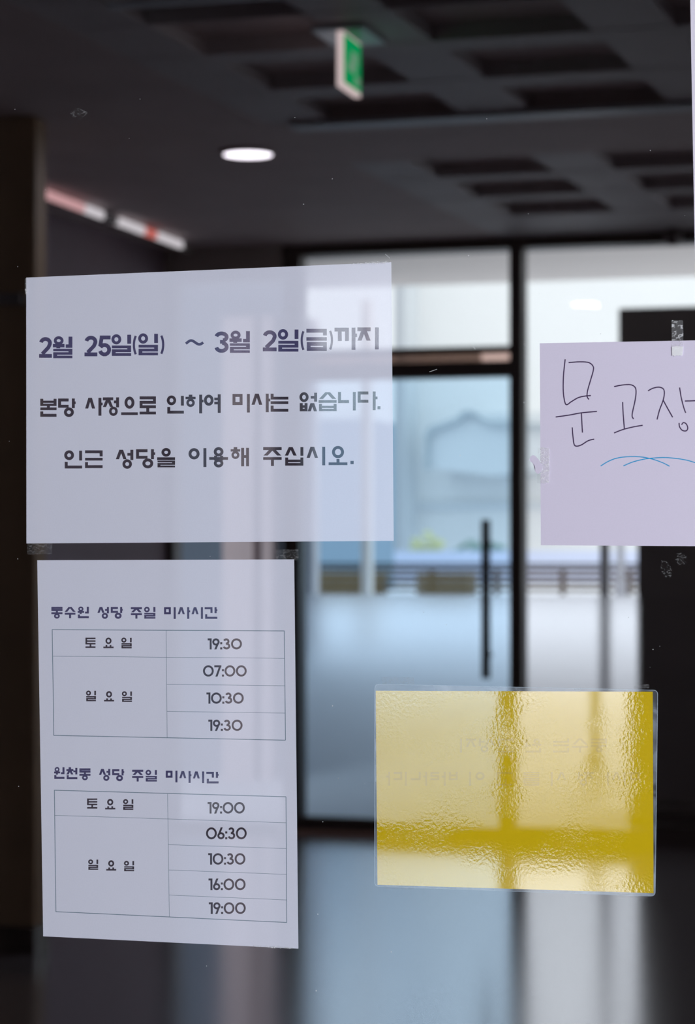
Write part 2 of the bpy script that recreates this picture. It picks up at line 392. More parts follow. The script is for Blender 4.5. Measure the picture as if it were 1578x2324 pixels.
# ------------------------------------------------------------------ outdoors beyond the far glazing
can = box('canopy', (XL - 3, FY + 0.12, 3.6), (XR + 3, 17.6, 3.85), M['canopy'])
link(can, label='beige canopy slab outside, over the far glazed doors', cat='canopy')
link(box('added_shade_wall', (-11, FY + 0.2, -0.1), (xa(690, 17.4), 17.4, 3.6), mat('shade_wall_render', (0.10, 0.14, 0.19), 0.8)), label='added dark blue-grey wall outside, left of the glazed door, to shade the ramp', cat='wall')  # unseen wall added to block sky light and darken the ramp's left side
RY, RZ = 22.0, za(1349, 22.0)
bm = bmesh.new()
q = [(-14, FY + 0.1, 0), (6, FY + 0.1, 0), (6, RY, RZ), (-14, RY, RZ), (-14, FY + 0.1, -0.3), (6, FY + 0.1, -0.3), (6, RY, -0.3), (-14, RY, -0.3)]
vs = [bm.verts.new(v) for v in q]
for f in ((0, 1, 2, 3), (7, 6, 5, 4), (0, 4, 5, 1), (1, 5, 6, 2), (2, 6, 7, 3), (3, 7, 4, 0)): bm.faces.new([vs[i] for i in f])
mesh_obj('ground_ramp', bm, M['paving'], kind='structure')
box('ground_terrace', (-30, RY, -0.3), (14, 60, RZ), M['paving'], kind='structure')
# slatted fence along the top of the ramp
fx0, fx1 = xa(690, RY + .1), xa(1900, RY + .1)
fe = empty('slat_fence', (fx0, RY + 0.1, RZ), label='low weathered wooden slat fence outside, beyond the glazed doors', cat='fence')
zt, zb = za(1289, RY + .1), RZ
for i in range(4):
    zc = zt - 0.016 - (zt - zb) * i / 4.1
    box('slat', (fx0, RY + 0.08, zc - 0.019), (fx1, RY + 0.11, zc + 0.019), M['fence'], fe)
for k in range(9):
    xx = fx0 + (fx1 - fx0) * k / 8
    box('post', (xx - 0.02, RY + 0.11, RZ), (xx + 0.02, RY + 0.17, zt), M['fence'], fe)
box('top_rail', (fx0, RY + 0.06, za(1285, RY)), (fx1, RY + 0.16, za(1278, RY)), M['frame'], fe, label='thin dark rail')
for a_, b_, lab in ((716, 862, 'brown wooden planter box outside, behind the left of the fence'), (945, 1066, 'brown wooden planter box outside, nearer the black handle')):
    pb = empty('wooden_planter', (xa(a_, RY - .3), RY - 0.3, RZ), label=lab, cat='planter')
    zp = za(1292, RY - .3)
    for i in range(4):
        h = (zp - RZ + 0.02) / 4
        box('plank', (xa(a_, RY - .3), RY - 0.3, RZ - 0.05 + i * h), (xa(b_, RY - .3), RY - 0.02, RZ - 0.05 + (i + 1) * h - 0.006), M['planter'], pb)
# low lavender wall, shrubs
YW = 30.0
link(box('low_wall', (xa(500, YW), YW, RZ), (xa(2000, YW), YW + 0.3, za(1250, YW)), M['bluewall']), label='low pale lavender wall outside, above the wooden fence', cat='wall')
def shrub(name, pxs, pys, y, m, lab):
    bm = bmesh.new(); rnd = random.Random(sum(pxs))
    x0, x1 = xa(pxs[0], y), xa(pxs[1], y); zz0, zz1 = RZ, za(pys[0], y)
    for i in range(260):
        u = rnd.random(); c = Vector((x0 + u * (x1 - x0), y + rnd.uniform(-.25, .25), zz0 + (zz1 - zz0) * rnd.random() * math.sqrt(max(0.1, 1 - (2 * u - 1) ** 2))))
        bmesh.ops.create_icosphere(bm, subdivisions=1, radius=rnd.uniform(.03, .07), matrix=Matrix.Translation(c) @ Matrix.Rotation(rnd.random() * 3, 4, 'X') @ Matrix.Diagonal((1, .7, .35, 1)))
    o = mesh_obj(name, bm, m); link(o, label=lab, cat='shrub'); return o
shrub('flowering_shrub', (925, 1012), (1206, 1246), 31.0, M['shrub'], 'yellow-green shrub outside, above the low lavender wall')
shrub('dark_shrub', (1005, 1165), (1224, 1252), 31.6, M['shrub2'], 'low dark green shrub outside, right of the yellow-green shrub')
# white building with grey pilaster and arched awning
YB = 38.0
bl = empty('white_building', (xa(900, YB), YB, RZ), label='large white rendered building outside', cat='building')
box('facade', (-40, YB, RZ - .1), (14, YB + 6, 11), M['white'], bl)
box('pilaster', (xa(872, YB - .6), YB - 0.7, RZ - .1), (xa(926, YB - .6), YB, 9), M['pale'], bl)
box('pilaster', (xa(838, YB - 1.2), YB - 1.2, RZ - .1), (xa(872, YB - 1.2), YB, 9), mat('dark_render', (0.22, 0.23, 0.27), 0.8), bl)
box('string_course', (xa(926, YB), YB - 0.08, za(1158, YB)), (xa(1600, YB), YB, za(1140, YB)), M['pale'], bl)
box('lintel', (xa(1100, YB), YB - 0.15, za(965, YB)), (xa(1700, YB), YB, za(940, YB)), M['pale'], bl)
# awning
ya = 36.5
pts = [(962, 1062), (964, 985), (975, 968), (1010, 957), (1035, 948), (1048, 934), (1062, 930), (1078, 936), (1092, 948), (1110, 955), (1162, 957), (1240, 962), (1240, 1062), (1120, 1080)]
def prism(name, pts, y, d, m, parent=None, **k):
    bm = bmesh.new()
    f = [bm.verts.new(at(a, b, y=y)) for a, b in pts]; g = [bm.verts.new(v.co + Vector((0, d, 0))) for v in f]
    bm.faces.new(f); bm.faces.new(g[::-1])
    for i in range(len(f)): bm.faces.new((f[i], g[i], g[(i + 1) % len(f)], f[(i + 1) % len(f)]))
    bmesh.ops.recalc_face_normals(bm, faces=bm.faces)
    return mesh_obj(name, bm, m, parent, **k)
prism('porch_hood', pts, ya, 1.5, mat('hood_grey', (0.60, 0.63, 0.65), 0.8), bl, label='pale grey hood with a curved top')
rim = pts[:12]
prism('hood_rim', rim + [(a + 6, b + 9) for a, b in rim[::-1]], ya - 0.12, 0.12, mat('rim_grey', (0.42, 0.47, 0.50), 0.8), bl)
# left-hand outdoor things behind the first notice
lb = empty('grey_building', (xa(640, 26), 26, RZ), label='blue-grey building outside behind the left door jamb', cat='building')
box('wall', (xa(-200, 26), 26, -0.1), (xa(838, 26), 27, 3.0), mat('bluish_render', (0.26, 0.35, 0.43), 0.8), lb)
box('upper_wall', (xa(-200, 26), 26.1, 3.0), (xa(838, 26), 27, 9.0), M['white'], lb)
op = box('outdoor_post', (xa(684, 18), 18, 0.5), (xa(712, 18), 18.15, 3.4), mat('pale_post', (0.62, 0.57, 0.58), 0.6))
link(op, label='pale square post outside, at the left edge of the glazed door', cat='post')
op = box('outdoor_post', (xa(820, 18.6), 18.6, 0.5), (xa(838, 18.6), 18.72, 3.6), M['canopy'])
link(op, label='thin beige post outside, beside the dark pilaster', cat='post')
for k, (a_, b_, yy, m_) in enumerate(((1362, 1381, 12.6, 'post'), (1400, 1416, 21.6, 'post'))):
    zt_ = za(1000 if k == 0 else 1060, yy)
    o = boxes('bollard', [((xa(a_, yy), yy, 0.05), (xa(b_, yy), yy + 0.05, zt_)), ((xa(a_, yy) - 0.02, yy - 0.02, 0.0), (xa(b_, yy) + 0.02, yy + 0.07, 0.2 + (yy - FY) * RZ / 10.9))], M[m_])
    link(o, label=('slim grey post outside the right pane, the left one of two' if k == 0 else 'slim grey post outside the right pane, nearer the black cabinet'), cat='post')
    if k == 1: zz = 0
# dim outdoor recess behind the side window
rc = empty('side_recess', (xa(400, FY + 1.5), FY + 1.5, 0), label='dim blue-grey passage wall outside behind the side window', cat='wall')
box('back_wall', (xa(200, FY + 1.5), FY + 1.5, -.1), (xa(662, FY + 1.5), FY + 1.65, 3.2), M['bluegrey'], rc)
box('beige_panel', (xa(505, FY + 1.4), FY + 1.4, 0), (xa(575, FY + 1.4), FY + 1.5, 2.9), M['beige'], rc, label='beige panel')
box('narrow_panel', (xa(590, FY + 1.4), FY + 1.42, 0), (xa(614, FY + 1.4), FY + 1.5, 2.9), M['beige'], rc)

# ------------------------------------------------------------------ the glass door that carries the notices, and the vestibule
gd = empty('door_1', ((X1 + X2) / 2, 0, 0), kind='structure')
bm = bmesh.new()
vs = [bm.verts.new(v) for v in ((X1 + .05, 0, .1), (X2 - .05, 0, .1), (X2 - .05, 0, 2.5), (X1 + .05, 0, 2.5))]
bm.faces.new(vs)
mesh_obj('glass_pane', bm, M['pane'], gd)
boxes('door_frame', [((X1, -.03, 0), (X1 + .06, .03, 2.6)), ((X2 - .06, -.03, 0), (X2, .03, 2.6)), ((X1, -.03, 2.48), (X2, .03, 2.6)), ((X1, -.03, 0), (X2, .03, .12))], M['frame'], gd)
boxes('wall_back', [((-3.2, -5.2, 0), (XR + 2.2, -5.0, 3.1))], M['vest'], kind='structure')
boxes('trim_2', [((-3.4, -5.2, 0), (-3.2, -0.06, 3.1))], M['vest'], kind='structure')
boxes('trim_3', [((XR + 2.0, -5.2, 0), (XR + 2.2, -0.06, 3.1))], M['vest'], kind='structure')
boxes('trim_4', [((-3.4, -5.2, 3.1), (XR + 2.2, -0.06, 3.2))], M['vest'], kind='structure')

# ------------------------------------------------------------------ lettering
def rect(x0, y0, x1, y1): return [(x0, y0), (x1, y0), (x1, y1), (x0, y1)]
def ring(x0, y0, x1, y1, T, n=28):
    cx, cy, rx, ry = (x0 + x1) / 2, (y0 + y1) / 2, (x1 - x0) / 2, (y1 - y0) / 2
    out = []
    for i in range(n):
        a, b = 2 * math.pi * i / n, 2 * math.pi * (i + 1) / n
        out.append([(cx + rx * math.cos(a), cy + ry * math.sin(a)), (cx + rx * math.cos(b), cy + ry * math.sin(b)),
                    (cx + (rx - T) * math.cos(b), cy + (ry - T) * math.sin(b)), (cx + (rx - T) * math.cos(a), cy + (ry - T) * math.sin(a))])
    return out
def stroke(pts, T):
    """thick polyline, mitred"""
    pts = [Vector(p) for p in pts]; L = []; R = []
    for i, p in enumerate(pts):
        d0 = (p - pts[i - 1]).normalized() if i else (pts[1] - p).normalized()
        d1 = (pts[i + 1] - p).normalized() if i < len(pts) - 1 else d0
        n = Vector((-(d0 + d1).y, (d0 + d1).x)).normalized(); c = max(0.4, n.dot(Vector((-d0.y, d0.x))))
        L.append(p + n * T / 2 / c); R.append(p - n * T / 2 / c)
    return [[tuple(L[i]), tuple(L[i + 1]), tuple(R[i + 1]), tuple(R[i])] for i in range(len(pts) - 1)]
def leg(x0, y0, x1, y1, T):      # slanted bar with level ends
    w = T * math.hypot(x1 - x0, y1 - y0) / abs(y1 - y0)
    return [(x0 - w / 2, y0), (x0 + w / 2, y0), (x1 + w / 2, y1), (x1 - w / 2, y1)]
def jamo(c, x0, y0, x1, y1, T):
    w, h = x1 - x0, y1 - y0; xm = (x0 + x1) / 2
    if c == 'ㅇ':
        s = min(w, h * 1.12); return ring(xm - s / 2, y0, xm + s / 2, y1, min(T, s * .3))
    if c == 'ㄱ': return [rect(x0, y0, x1, y0 + T), rect(x1 - T, y0, x1, y1)]
    if c == 'ㄲ':
        m = x0 + w * .5; return [rect(x0, y0, m, y0 + T), rect(m - T, y0, m, y1), rect(m - T, y0, x1, y0 + T), rect(x1 - T, y0, x1, y1)]
    if c == 'ㄴ': return [rect(x0, y0, x0 + T, y1), rect(x0, y1 - T, x1, y1)]
    if c == 'ㄷ': return [rect(x0, y0, x1, y0 + T), rect(x0, y0, x0 + T, y1), rect(x0, y1 - T, x1, y1)]
    if c == 'ㄹ':
        t = min(T, h * .27); ym = (y0 + y1) / 2; v = min(T, w * .2)
        return [rect(x0, y0, x1, y0 + t), rect(x1 - v, y0, x1, ym), rect(x0, ym - t / 2, x1, ym + t / 2), rect(x0, ym, x0 + v, y1), rect(x0, y1 - t, x1, y1)]
    if c == 'ㅁ': return [rect(x0, y0, x1, y0 + T), rect(x0, y0, x0 + T, y1), rect(x0, y1 - T, x1, y1), rect(x1 - T, y0, x1, y1)]
    if c == 'ㅂ':
        t = min(T, h * .32); ym = y0 + h * .42
        return [rect(x0, y0, x0 + T, y1), rect(x1 - T, y0, x1, y1), rect(x0, ym - t / 2, x1, ym + t / 2), rect(x0, y1 - t, x1, y1)]
    if c in 'ㅅㅈㅊ':
        o = []; yt = y0
        if c == 'ㅊ': o.append(rect(xm - T * .6, y0, xm + T * .6, y0 + T)); yt = y0 + T * .9
        if c != 'ㅅ': o.append(rect(x0, yt, x1, yt + T)); ap = yt + T * .6
        else: ap = y0
        g = w / 2 - T * .55
        if g > (y1 - ap) * 1.0 and h < w * .6: g = w / 2 - T * .8
        o += [leg(xm - T * .1, ap, xm - g, y1, T), leg(xm + T * .1, ap, xm + g, y1, T)]
        return o
    if c == 'ㅌ':
        t = min(T, h * .22); ym = (y0 + y1) / 2
        return [rect(x0, y0, x0 + T, y1), rect(x0, y0, x1, y0 + t), rect(x0, ym - t / 2, x1, ym + t / 2), rect(x0, y1 - t, x1, y1)]
    if c == 'ㅎ':
        return [rect(xm - T * .6, y0, xm + T * .6, y0 + T * .8), rect(x0, y0 + T * .7, x1, y0 + T * 1.5)] + jamo('ㅇ', x0 + w * .08, y0 + T * 1.3, x1 - w * .08, y1, T)
    return []
# each syllable: consonants with fractions of its box, plus plain bars ('H' x0 x1 y at top, 'V' x y0 y1, thickness T)
A_ = [('V', .76, 0, 1), ('T', .88, 1, .27)]
I_ = [('V', -1, 0, 1)]
SY = {
 '일': [('ㅇ', 0, 0, .5, .47), ('V', -1, .02, .44), ('ㄹ', .02, .52, 1, 1)],
 '월': [('ㅇ', .05, 0, .55, .40), ('H', 0, .6, .35), ('S', .28, .35, .55), ('V', -1, .02, .46), ('H', .66, 1, .37), ('ㄹ', .02, .57, 1, 1)],
 '원': [('ㅇ', .05, 0, .52, .42), ('H', 0, .58, .38), ('S', .27, .38, .64), ('V', -1, .02, .60), ('H', .66, 1, .44), ('ㄴ', .02, .68, 1, 1)],
 '본': [('ㅂ', 0, 0, 1, .40), ('S', .5, .38, .52), ('H', 0, 1, .48), ('ㄴ', .0, .70, 1, 1)],
 '당': [('ㄷ', 0, 0, .6, .50), ('V', .78, 0, .52), ('T', .88, 1, .16), ('ㅇ', .33, .48, .9, 1)],
 '사': [('ㅅ', 0, 0, .58, .6)] + A_, '정': [('ㅈ', 0, 0, .64, .52), ('V', -1, 0, .54), ('T', .68, .9, .17), ('ㅇ', .38, .5, .92, 1)],
 '으': [('ㅇ', .2, 0, .8, .66), ('H', 0, 1, 1)], '로': [('ㄹ', 0, 0, 1, .66), ('S', .5, .66, .9), ('H', 0, 1, 1)],
 '인': [('ㅇ', 0, 0, .55, .54), ('V', -1, .02, .56), ('ㄴ', .03, .63, 1, 1)],
 '하': [('ㅎ', 0, 0, .56, .66)] + A_, '여': [('ㅇ', 0, .02, .56, .62), ('V', .80, 0, 1), ('T', .6, .85, .18), ('T', .6, .85, .40)],
 '미': [('ㅁ', 0, 0, .58, .6)] + I_, '는': [('V', 0, 0, .26), ('H', 0, 1, .17), ('H', 0, 1, .42), ('ㄴ', 0, .66, 1, 1)],
 '없': [('ㅇ', 0, 0, .52, .52), ('V', -1, .03, .5), ('T', .64, .9, .2), ('ㅂ', .02, .57, .46, 1), ('ㅅ', .46, .57, 1, 1)],
 '습': [('ㅅ', .0, 0, 1, .36), ('H', 0, 1, .42), ('ㅂ', .02, .62, 1, 1)],
 '니': [('ㄴ', 0, 0, .62, .6)] + I_, '다': [('ㄷ', 0, 0, .54, .6)] + A_,
 '근': [('ㄱ', 0, 0, 1, .34), ('H', 0, 1, .42), ('ㄴ', 0, .66, 1, 1)],
 '성': [('ㅅ', 0, 0, .62, .5), ('V', -1, 0, .54), ('T', .66, .9, .17), ('ㅇ', .38, .5, .92, 1)],
 '을': [('ㅇ', .24, 0, .76, .45), ('H', 0, 1, .48), ('ㄹ', .02, .65, 1, 1)],
 '이': [('ㅇ', 0, 0, .62, .6)] + I_, '용': [('ㅇ', .24, 0, .76, .46), ('H', 0, 1, .49), ('S', .34, .42, .66), ('S', .66, .42, .66), ('ㅇ', .24, .58, .76, 1)],
 '해': [('ㅎ', 0, 0, .52, .62), ('V', .57, .04, 1), ('V', -1, .04, 1), ('T', .6, .9, .42)],
 '주': [('ㅈ', 0, 0, 1, .45), ('H', 0, 1, .53), ('S', .5, .53, 1)], '십': [('ㅅ', 0, 0, .64, .46), ('V', -1, 0, .47), ('ㅂ', .02, .56, 1, 1)],
 '시': [('ㅅ', 0, 0, .62, .6)] + I_, '오': [('ㅇ', .18, 0, .82, .64), ('S', .5, .68, .9), ('H', 0, 1, 1)],
 '금': [('ㄱ', 0, 0, 1, .3), ('H', 0, 1, .38), ('ㅁ', .02, .6, 1, 1)], '까': [('ㄲ', 0, 0, .64, .6)] + A_,
 '지': [('ㅈ', 0, 0, .62, .6)] + I_, '동': [('ㄷ', 0, 0, 1, .36), ('S', .5, .34, .5), ('H', 0, 1, .46), ('ㅇ', .22, .56, .78, 1)],
 '수': [('ㅅ', .0, 0, 1, .44), ('H', 0, 1, .52), ('S', .5, .53, 1)], '간': [('ㄱ', 0, 0, .62, .5), ('V', .78, 0, .52), ('T', .88, 1, .18), ('ㄴ', .04, .6, 1, 1)],
 '천': [('ㅊ', 0, 0, .64, .6), ('V', -1, .05, .6), ('T', .64, .9, .26), ('ㄴ', .03, .66, 1, 1)],
 '토': [('ㅌ', 0, 0, 1, .66), ('S', .5, .66, .9), ('H', 0, 1, 1)], '요': [('ㅇ', .2, 0, .8, .62), ('S', .3, .7, .9), ('S', .7, .7, .9), ('H', 0, 1, 1)],
}
def syllable(ch, bx, T):
    x0, y0, x1, y1 = bx; w, h = x1 - x0, y1 - y0; out = []
    X = lambda u: x0 + u * w
    Y = lambda v: y0 + v * h
    for it in SY[ch]:
        k = it[0]
        if k == 'H':
            t = T * .92; yy = y1 - t if it[3] == 1 else Y(it[3]); out.append(rect(X(it[1]), yy, X(it[2]), yy + t))
        elif k == 'V':
            xx = x1 - T if it[1] == -1 else X(it[1]); out.append(rect(xx, Y(it[2]), xx + T, Y(it[3])))
        elif k == 'S': out.append(rect(X(it[1]) - T / 2, Y(it[2]), X(it[1]) + T / 2, Y(it[3])))
        elif k == 'T': out.append(rect(X(it[1]), Y(it[3]), X(it[2]), Y(it[3]) + T * .9))
        else: out += jamo(k, X(it[1]), Y(it[2]), X(it[3]), Y(it[4]), T)
    return out
def arc(cx, cy, rx, ry, a0, a1, n=14):
    return [(cx + rx * math.cos(math.radians(a0 + (a1 - a0) * i / n)), cy + ry * math.sin(math.radians(a0 + (a1 - a0) * i / n))) for i in range(n + 1)]
def digit_heavy(c, bx, T):
    x0, y0, x1, y1 = bx; w, h = x1 - x0, y1 - y0; t = T / 2; xm = (x0 + x1) / 2
    if c == '2':
        r = w / 2 - t
        return stroke(arc(xm, y0 + h * .29, r, h * .29 - t, 190, 385) + [(x1 - t - w * .12, y0 + h * .5), (x0 + t + w * .1, y1 - T)], T) + [rect(x0, y1 - T, x1, y1)]
    if c == '3':
        return stroke(arc(xm, y0 + h * .26, w / 2 - t, h * .26 - t, 190, 430), T) + stroke(arc(xm, y1 - h * .28, w / 2 - t, h * .28 - t, -80, 172), T) + [rect(xm - T * .4, y0 + h * .4, xm + T * .5, y0 + h * .4 + T * .95)]
    if c == '5':
        return [rect(x0 + w * .14, y0, x1 - w * .04, y0 + T)] + stroke([(x0 + w * .14 + t, y0 + t), (x0 + w * .02 + t, y0 + h * .52)], T) + stroke(arc(xm, y1 - h * .32, w / 2 - t, h * .32 - t, -150, 165), T)
    if c == '(': return stroke(arc(x1 + w * 1.1, (y0 + y1) / 2, w * 2.1 - t, h * .62, 216, 144), T * .85)
    if c == ')': return stroke(arc(x0 - w * 1.1, (y0 + y1) / 2, w * 2.1 - t, h * .62, -36, 36), T * .85)
    if c == '~':
        return stroke([(x0 + w * i / 20, (y0 + y1) / 2 - math.sin(i / 20 * 2 * math.pi - .25) * h * .33 - (i / 20 - .5) * 3) for i in range(21)], T * .7)
    if c == '.': return [rect(x0, y0, x1, y1)]
def digit_round(c, bx, T):
    x0, y0, x1, y1 = bx; w, h = x1 - x0, y1 - y0; t = T / 2; xm = (x0 + x1) / 2
    if c == '0': return ring(x0, y0, x1, y1, T, 36)
    if c == '1': return [rect(x1 - T, y0, x1, y1), rect(x0, y0, x1, y0 + T)]
    if c == '7': return [rect(x0, y0, x1, y0 + T), leg(x1 - T * .6, y0 + T * .5, x0 + w * .3, y1, T)]
    if c == '9': return ring(x0, y0, x1, y0 + w * .98, T, 28) + [leg(x1 - T * .75, y0 + w * .62, x0 + w * .42, y1, T)]
    if c == '6': return ring(x0, y1 - w * .98, x1, y1, T, 28) + [leg(x1 - w * .4, y0, x0 + T * .75, y1 - w * .62, T)]
    if c == '3':
        return stroke(arc(xm - w * .05, y0 + h * .27, w * .42 - t, h * .27 - t, 200, 440), T) + stroke(arc(xm - w * .02, y1 - h * .3, w / 2 - t, h * .3 - t, -85, 165), T) + [rect(xm - T * .4, y0 + h * .4, xm + T * .5, y0 + h * .4 + T)]
    if c == ':': return [rect(x0, y0 + h * .34, x1, y0 + h * .34 + w), rect(x0, y1 - w, x1, y1)]
def time_text(s, bx, T):
    wd = {'0': .98, '1': .36, '9': .66, '3': .68, '6': .66, '7': .64, ':': .19}
    x0, y0, x1, y1 = bx; h = y1 - y0
    tot = sum(wd[c] for c in s) + .05 * (len(s) - 1); k = (x1 - x0) / tot; x = x0; out = []
    for c in s:
        out += digit_round(c, (x, y0, x + wd[c] * k, y1), T); x += (wd[c] + .05) * k
    return out

def sheet(thing, corners, y, m_sheet, layers, yoff=0.0):
    """a flat sheet on the plane y; print is set flush into it: the sheet and each print are cut from one triangulation.
    layers: (part name, material, [polygons in photo pixels])"""
    to = lambda p: (lambda v: Vector((v.x, v.z)))(at(p[0], p[1], y=y))
    verts = []; faces = []; owner = []
    def poly(pts, o):
        s = len(verts); verts.extend(to(p) for p in pts); faces.append(list(range(s, s + len(pts)))); owner.append(o)
    poly(corners, -1)
    for li, (_, _, pls) in enumerate(layers):
        for pl in pls:
            area = sum(pl[i][0] * pl[(i + 1) % len(pl)][1] - pl[(i + 1) % len(pl)][0] * pl[i][1] for i in range(len(pl)))
            poly(pl if area < 0 else pl[::-1], li)
    faces[0] = faces[0]
    S_ = 100.0
    vs, es, fs, _, _, of = delaunay_2d_cdt([v * S_ for v in verts], [], faces, 1, 1e-6)
    base = wloc(thing)
    groups = {i: [] for i in range(-1, len(layers))}
    for f, o in zip(fs, of):
        g = max((owner[i] for i in o), default=-1); groups[g].append(f)
    res = []
    for g, (nm, m) in [(-1, ('sheet', m_sheet))] + [(i, (l[0], l[1])) for i, l in enumerate(layers)]:
        used = {}; vl = []; fl = []
        for f in groups[g]:
            q = []
            for i in f:
                if i not in used: used[i] = len(vl); v = vs[i] / S_; vl.append((v.x - base.x, y - base.y, v.y - base.z))
                q.append(used[i])
            fl.append(q)
        me = bpy.data.meshes.new(nm); me.from_pydata(vl, [], fl); me.update(); me.materials.append(m)
        res.append(link(bpy.data.objects.new(nm, me), thing))
    return res

def split_rows(name, sets, gap, split_x=None):
    """one print part for each line of lettering (and for each column of a table)"""
    res = []
    for m, pls in sets:
        for side in ((0, 1) if split_x else (0,)):
            sel = [p for p in pls if not split_x or (sum(q[0] for q in p) / len(p) > split_x) == bool(side)]
            sel.sort(key=lambda p: sum(q[1] for q in p) / len(p))
            rows_, last = [], None
            for p in sel:
                yc = sum(q[1] for q in p) / len(p)
                if last is None or yc - last > gap * .55: rows_.append([])
                rows_[-1].append(p); last = yc
            res += [(name, m, r) for r in rows_]
    return res
PAPER_Y, TOP_Y = -0.0012, -0.0030
paper = sheet_mat('white_paper', (0.76, 0.775, 0.87), 0.34)
ink_navy = sheet_mat('navy_ink', (0.075, 0.07, 0.16), 0.36)
ink_black = sheet_mat('black_ink', (0.055, 0.045, 0.06), 0.36)
ink_line = sheet_mat('thin_line_ink', (0.16, 0.24, 0.30), 0.36)

# --- first notice: landscape sheet
T1 = 8.7
L1 = []
for c, *b in [('2', 88.7, 765, 117.8, 812), ('2', 191.8, 762, 221, 808.6), ('5', 222.4, 761.5, 252.2, 808.8), ('(', 301, 754.6, 313, 811.8), (')', 361.3, 754, 373.5, 810.5),
              ('~', 422, 769.7, 461.4, 785), ('3', 486.9, 752.3, 519, 800.8), ('2', 596.7, 749.6, 628, 797.3), ('(', 682, 744, 693.4, 802), (')', 744.7, 743, 756.6, 801)]:
    L1 += digit_heavy(c, b, 6 if c in '()' else T1)
for c, *b in [('월', 119.9, 763, 164.3, 813), ('일', 253, 758.6, 297.7, 807.8), ('일', 313.7, 756.5, 358.7, 806.5), ('월', 521, 750.4, 567.3, 800.8), ('일', 630.8, 746.9, 677.6, 798),
              ('금', 695.6, 746.3, 742, 796.2), ('까', 759.4, 743.6, 810.6, 794), ('지', 811.4, 743, 860, 793)]:
    L1 += syllable(c, b, T1)
T2 = 6.8
L2 = []
for c, x0, x1, y0, y1 in [('본', 91.4, 128.4, 905, 946), ('당', 131.9, 171.8, 904.4, 946.5), ('사', 193, 233, 902.8, 943.5), ('정', 233.5, 270.3, 901.8, 944), ('으', 275, 312.9, 900, 942), ('로', 316.9, 354, 899.5, 940.5),
        ('인', 378.6, 417.5, 897.5, 938.8), ('하', 421.2, 462, 895.7, 938.2), ('여', 463, 502.2, 894.8, 937), ('미', 527.8, 567.3, 894, 936.2), ('사', 570.8, 613.6, 893.5, 935.5), ('는', 614.4, 654.7, 893.5, 934.5),
        ('없', 679.8, 720, 890, 933.5), ('습', 723.4, 764.3, 890, 933), ('니', 767.5, 807.9, 889.5, 931.6), ('다', 812, 857, 888.5, 931),
        ('인', 145.7, 186.4, 1022, 1063.3), ('근', 193, 233, 1022, 1062.5), ('성', 262.8, 302.7, 1020.7, 1064), ('당', 308.9, 352.3, 1019.5, 1063), ('을', 356.8, 397.5, 1016.7, 1060.7),
        ('이', 428, 468.6, 1017, 1060), ('용', 474.9, 517.7, 1014.7, 1061), ('해', 523.7, 565.4, 1014.7, 1058.3), ('주', 597.5, 639.5, 1014.7, 1057.5), ('십', 646.6, 688.8, 1014.7, 1056.8), ('시', 696, 738.4, 1014, 1056), ('오', 746, 788.8, 1012, 1055.6)]:
    L2 += syllable(c, (x0, y0, x1, y1), T2)
L2 += [rect(857, 922, 863.7, 929), rect(795.6, 1046, 803, 1053.4)]
n1 = empty('paper_notice', at(475, 1233, y=PAPER_Y), label='white landscape sheet with three lines of bold printed lettering, taped on the glass', cat='notice')
sheet(n1, [(60, 1233.5), (894, 1227.5), (888.5, 595), (59.5, 630)], PAPER_Y, paper, split_rows('lettering', [(ink_navy, L1), (ink_black, L2)], 60))

# --- second notice: portrait sheet with two tables
T3 = 4.7
L3 = []
for c, x0, x1, y0, y1 in [('동', 116.5, 141.9, 1377.2, 1404), ('수', 146.9, 171.3, 1377.5, 1403), ('원', 176.3, 201.7, 1376.5, 1403), ('성', 221, 247.3, 1377.5, 1404.5), ('당', 251.4, 278.7, 1377.5, 1404.5),
        ('주', 297, 322.3, 1378, 1404), ('일', 327, 352.8, 1377, 1404), ('미', 372.5, 399, 1378, 1404.7), ('사', 403.3, 431.7, 1378, 1404.5), ('시', 434.7, 460.8, 1378, 1404.5), ('간', 464.6, 493.4, 1378, 1404.5),
        ('원', 122.8, 146.5, 1740.7, 1767.8), ('천', 150.6, 175.6, 1741.3, 1768.5), ('동', 180.2, 205.4, 1743.8, 1770.9), ('성', 224.6, 250.4, 1745, 1772.3), ('당', 254.6, 282, 1745.8, 1773),
        ('주', 300, 325.2, 1747, 1773.7), ('일', 330.4, 356.2, 1747, 1773.7), ('미', 376.3, 402.9, 1749, 1775.7), ('사', 407, 434.7, 1750, 1776.8), ('시', 437.8, 463.5, 1750.8, 1777.4), ('간', 468.3, 496.3, 1751.7, 1778)]:
    L3 += syllable(c, (x0, y0, x1, y1), T3)
L4 = []
for c, x0, x1, y0, y1 in [('토', 194, 216.9, 1447.2, 1470.5), ('요', 234.7, 257.9, 1447, 1471), ('일', 275.3, 299, 1447, 1471.5), ('일', 195.2, 217.9, 1567.2, 1591.6), ('요', 236.2, 259, 1568.5, 1592), ('일', 276.7, 299.6, 1568.8, 1593),
        ('토', 197.7, 220.9, 1812.2, 1835.3), ('요', 238.6, 261.8, 1813.2, 1837), ('일', 279.3, 302.7, 1813.6, 1838), ('일', 200.2, 222.9, 1950.4, 1974.1), ('요', 241.1, 263.8, 1952.4, 1975.8), ('일', 281.4, 304.5, 1953.7, 1977.4)]:
    L4 += syllable(c, (x0, y0, x1, y1), 3.9)
